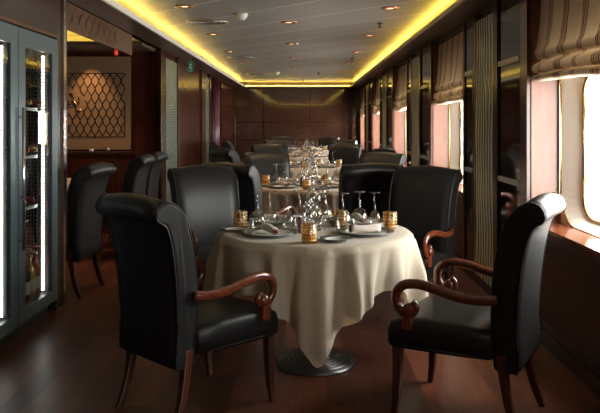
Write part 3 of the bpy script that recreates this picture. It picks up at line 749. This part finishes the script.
# --- prototypes for the table setting
def glass_proto():            # upturned wine glass: rim on the cloth, foot in the air
    return MB().lathe([(0.036,0.0),(0.045,0.03),(0.049,0.055),(0.045,0.08),(0.030,0.102),(0.011,0.113),(0.0058,0.122),(0.005,0.192),(0.010,0.201),(0.035,0.206),(0.037,0.209),(0.0,0.2115)],n=20).build('wine_glass','stemware')
def small_glass_proto():
    return MB().lathe([(0.027,0.0),(0.034,0.025),(0.036,0.045),(0.032,0.068),(0.020,0.088),(0.008,0.097),(0.0055,0.105),(0.005,0.186),(0.008,0.194),(0.031,0.198),(0.032,0.2),(0.0,0.2)],n=20).build('wine_glass','stemware')
GP, GS = glass_proto(), small_glass_proto()
def plate_proto(rad, nm):
    r = empty(nm); MB().lathe([(0,0.004),(rad*0.62,0.004),(rad*0.70,0.010),(rad*0.72,0.012),(rad*0.70,0.006),(rad*0.6,0.0),(0,0.0)],n=40).build('well','china',r)
    MB().lathe([(rad*0.70,0.010),(rad*0.98,0.018),(rad,0.018),(rad*0.98,0.014),(rad*0.70,0.006)],n=40).build('rim','rim_grey',r)
    return r
PP, SP = plate_proto(0.158,'dinner_plate'), plate_proto(0.085,'side_plate')
def tumbler_proto():
    r = empty('amber_tumbler')
    MB().lathe([(0,0.004),(0.032,0.004),(0.034,0.0),(0.036,0.01),(0.0365,0.095),(0.034,0.098),(0.033,0.012),(0,0.010)],n=20).build('cup','amber_glass',r)
    mb = MB()
    for z in (0.018,0.036,0.054,0.072,0.09):
        mb.tube([(0.0385*cos(2*pi*j/20),0.0385*sin(2*pi*j/20),z+0.002*sin(3*j)) for j in range(21)],0.0021,5,caps=False)
    for q in range(8):
        a = 2*pi*q/8; mb.tube([(0.038*cos(a),0.038*sin(a),0.01),(0.038*cos(a+0.1),0.038*sin(a+0.1),0.095)],0.0016,4)
    mb.build('gold_bands','gold_band',r)
    MB().lathe([(0,0.012),(0.027,0.012),(0.027,0.055),(0,0.055)],n=14).build('candle','lamp_candle',r)
    return r
mat('lamp_candle', (0.95,0.74,0.33), 0.6); mat('gold_band', (0.90,0.68,0.36), 0.35, 0.6)
TP = tumbler_proto()
def napkin_proto():
    r = empty('napkin')
    mb = MB(); rows = []
    nl = 10
    for i in range(nl+1):
        t = i/nl; row = []
        for j in range(61):
            a = j/60*2*pi*2.6; rad = (0.007+0.0135*j/60)*(1+0.25*t) ; rad *= 1+0.05*sin(3*a+t*5)
            row.append((rad*cos(a)+0.01*sin(t*3), -0.085+0.17*t, 0.026+rad*sin(a)*0.85+0.002*sin(t*9)))
        rows.append(row)
    mb.grid(rows); o = mb.build('roll','napkin',r,fix=False); s_ = o.modifiers.new('s','SOLIDIFY'); s_.thickness = 0.0022
    mb = MB(); e = []
    for j in range(61):
        a = j/60*2*pi*2.6; rad = 0.007+0.0135*j/60; rad *= 1+0.05*sin(3*a)
        e.append((rad*cos(a), -0.086, 0.026+rad*sin(a)*0.85))
    mb.tube(e,0.0016,5); mb.build('hem','napkin_edge',r)
    return r
NP = napkin_proto()
def shaker_proto():
    r = empty('pepper_mill')
    MB().lathe([(0,0),(0.017,0),(0.018,0.01),(0.012,0.03),(0.014,0.05),(0.010,0.062),(0.014,0.07),(0.013,0.082),(0,0.088)],n=14).build('body','pepper',r)
    MB().lathe([(0,0.086),(0.005,0.087),(0.006,0.093),(0,0.098)],n=10).build('knob','chrome',r)
    return r
SHP = shaker_proto()
def centre_proto():          # branching blown-glass centrepiece
    r = empty('glass_centrepiece'); 
    MB().lathe([(0.0,0.003),(0.055,0.0),(0.055,0.006),(0.02,0.018),(0.013,0.04),(0.03,0.06),(0.04,0.085),(0.032,0.11),(0.014,0.125),(0.02,0.145),(0.036,0.165),(0.03,0.19),(0.012,0.205),(0.02,0.22),(0.055,0.245),(0.062,0.25)],n=24).build('stem','stemware',r)
    rnd = random.Random(4)
    for k in range(7):
        a = k*0.9+0.3; z = 0.05+0.028*k; rr = 0.05+0.012*(k%3)
        mb = MB(); mb.lathe([(0,-0.024),(0.014,-0.02),(0.024,0),(0.014,0.02),(0,0.024)] if k%2 else [(0,-0.019),(0.012,-0.015),(0.019,0),(0.012,0.015),(0,0.019)],(rr*cos(a),rr*sin(a),z),14)
        mb.build('glass_bubble','stemware',r)
    for k in range(3):
        mb = MB(); pts = []
        for q in range(25):
            t = q/24; a = k*2.1+t*4.5; pts.append(((0.02+0.045*sin(pi*t))*cos(a),(0.02+0.045*sin(pi*t))*sin(a),0.02+0.22*t))
        mb.tube(pts,[0.004+0.002*sin(7*q) for q in range(25)],7); mb.build('glass_curl','chrome' if k == 0 else 'stemware',r)
    return r
CP = centre_proto()
usedp = set()
def inst(p, loc, rz, lab, cat, grp):
    if id(p) in usedp: o = copy_tree(p)
    else: o = p; usedp.add(id(p))
    o.location = loc; o.rotation_euler = (0,0,rz); tag(o, lab, cat, grp); return o
ZP = ZT+0.007
places = [  # name, plate, napkin rot, three glasses, tumbler, side plate   (offsets from the table centre)
 ('near left',  (-0.24,-0.18), 0.35, [(-0.34+0.015,-0.02),(-0.262,0.075),(-0.155,0.01)], (-0.43,0.06), (-0.445,-0.045)),
 ('near right', (0.27,-0.14), -1.25, [(0.155,-0.01),(0.255,0.07),(0.345,0.10)], (0.425,0.03), (0.10,-0.38)),
 ('far left',   (-0.24,0.27), 1.3, [(-0.09,0.12),(-0.03,0.20),(-0.03,0.29)], (-0.10,0.45), (-0.09,0.46)),
 ('far right',  (0.27,0.26), 0.2, [(0.065,0.14),(0.06,0.235),(0.065,0.325)], (0.150,0.105), (0.09,0.455)),
]
for ti, ty in enumerate(TY):
    T = tn[ti]+' table'
    inst(tp, (TX,ty,0), 0, 'round pedestal table with ringed metal foot under the cloth, %s in the row' % tn[ti], 'table', 'round tables down the room')
    inst(cp, (TX,ty,0), (0.035 if ti == 0 else 0.03*ti), 'cream linen tablecloth draped in pointed folds over the '+T, 'tablecloth', 'cream tablecloths')
    inst(CP, (TX-0.0,ty-0.0,ZP), 0.4*ti, 'clear blown glass centrepiece of bubbles and curls on the '+T, 'centrepiece', 'glass centrepieces')
    inst(SHP, (TX-0.085,ty-0.13,ZP), 0, 'small dark pepper mill beside the centrepiece on the '+T, 'pepper mill', 'pepper mills')
    # front tumbler
    inst(TP, (TX-0.04,ty-0.44,ZP), 0.3, 'gold banded amber tumbler at the front edge of the '+T, 'tumbler', 'amber tumblers')
    for pn, pl, nr, gl, tb, sd in places:
        jx = lambda: random.uniform(-0.002,0.002)*(ti > 0)
        q = 'at the %s place of the %s' % (pn, T)
        inst(PP, (TX+pl[0],ty+pl[1],ZP), 0, 'grey rimmed dinner plate '+q, 'plate', 'dinner plates')
        inst(NP, (TX+pl[0]-0.005+jx(),ty+pl[1]-0.02+jx(),ZP+0.004), nr, 'rolled cream napkin on the dinner plate '+q, 'napkin', 'rolled napkins')
        inst(SP, (TX+sd[0],ty+sd[1],ZP), 0, 'small grey rimmed side plate '+q, 'plate', 'side plates')
        if pn != 'far left': inst(TP, (TX+tb[0]+jx(),ty+tb[1]+jx(),ZP), random.random()*6, 'gold banded amber tumbler '+q, 'tumbler', 'amber tumblers')
        for gi, (gx, gy) in enumerate(gl):
            inst(GS if gi == 2 else GP, (TX+gx+jx(),ty+gy+jx(),ZP), 0, 'upturned clear wine glass, %s of three %s' % (('left','middle','right')[gi], q), 'wine glass', 'upturned wine glasses')
# side room table
SX, SY = -2.82, 7.12
inst(tp, (SX,SY,0), 0, 'round pedestal table in the side room under a cream cloth', 'table', 'round tables down the room')
inst(cp, (SX,SY,0), 0.785, 'cream tablecloth on the side room table, seen between the left chairs', 'tablecloth', 'cream tablecloths')
for i, (gx, gy) in enumerate(((0.02,-0.1),(0.14,0.05),(0.30,0.1),(0.08,0.28))):
    inst(GP, (SX+gx,SY+gy,ZP), 0, 'upturned wine glass on the side room table, %s from the left' % nth[i], 'wine glass', 'upturned wine glasses in the side room')
inst(PP, (SX+0.25,SY-0.22,ZP), 0, 'dinner plate at the near edge of the side room table', 'plate', 'dinner plates')
inst(NP, (SX+0.25,SY-0.24,ZP+0.004), 1.0, 'rolled napkin on the side room table', 'napkin', 'rolled napkins')
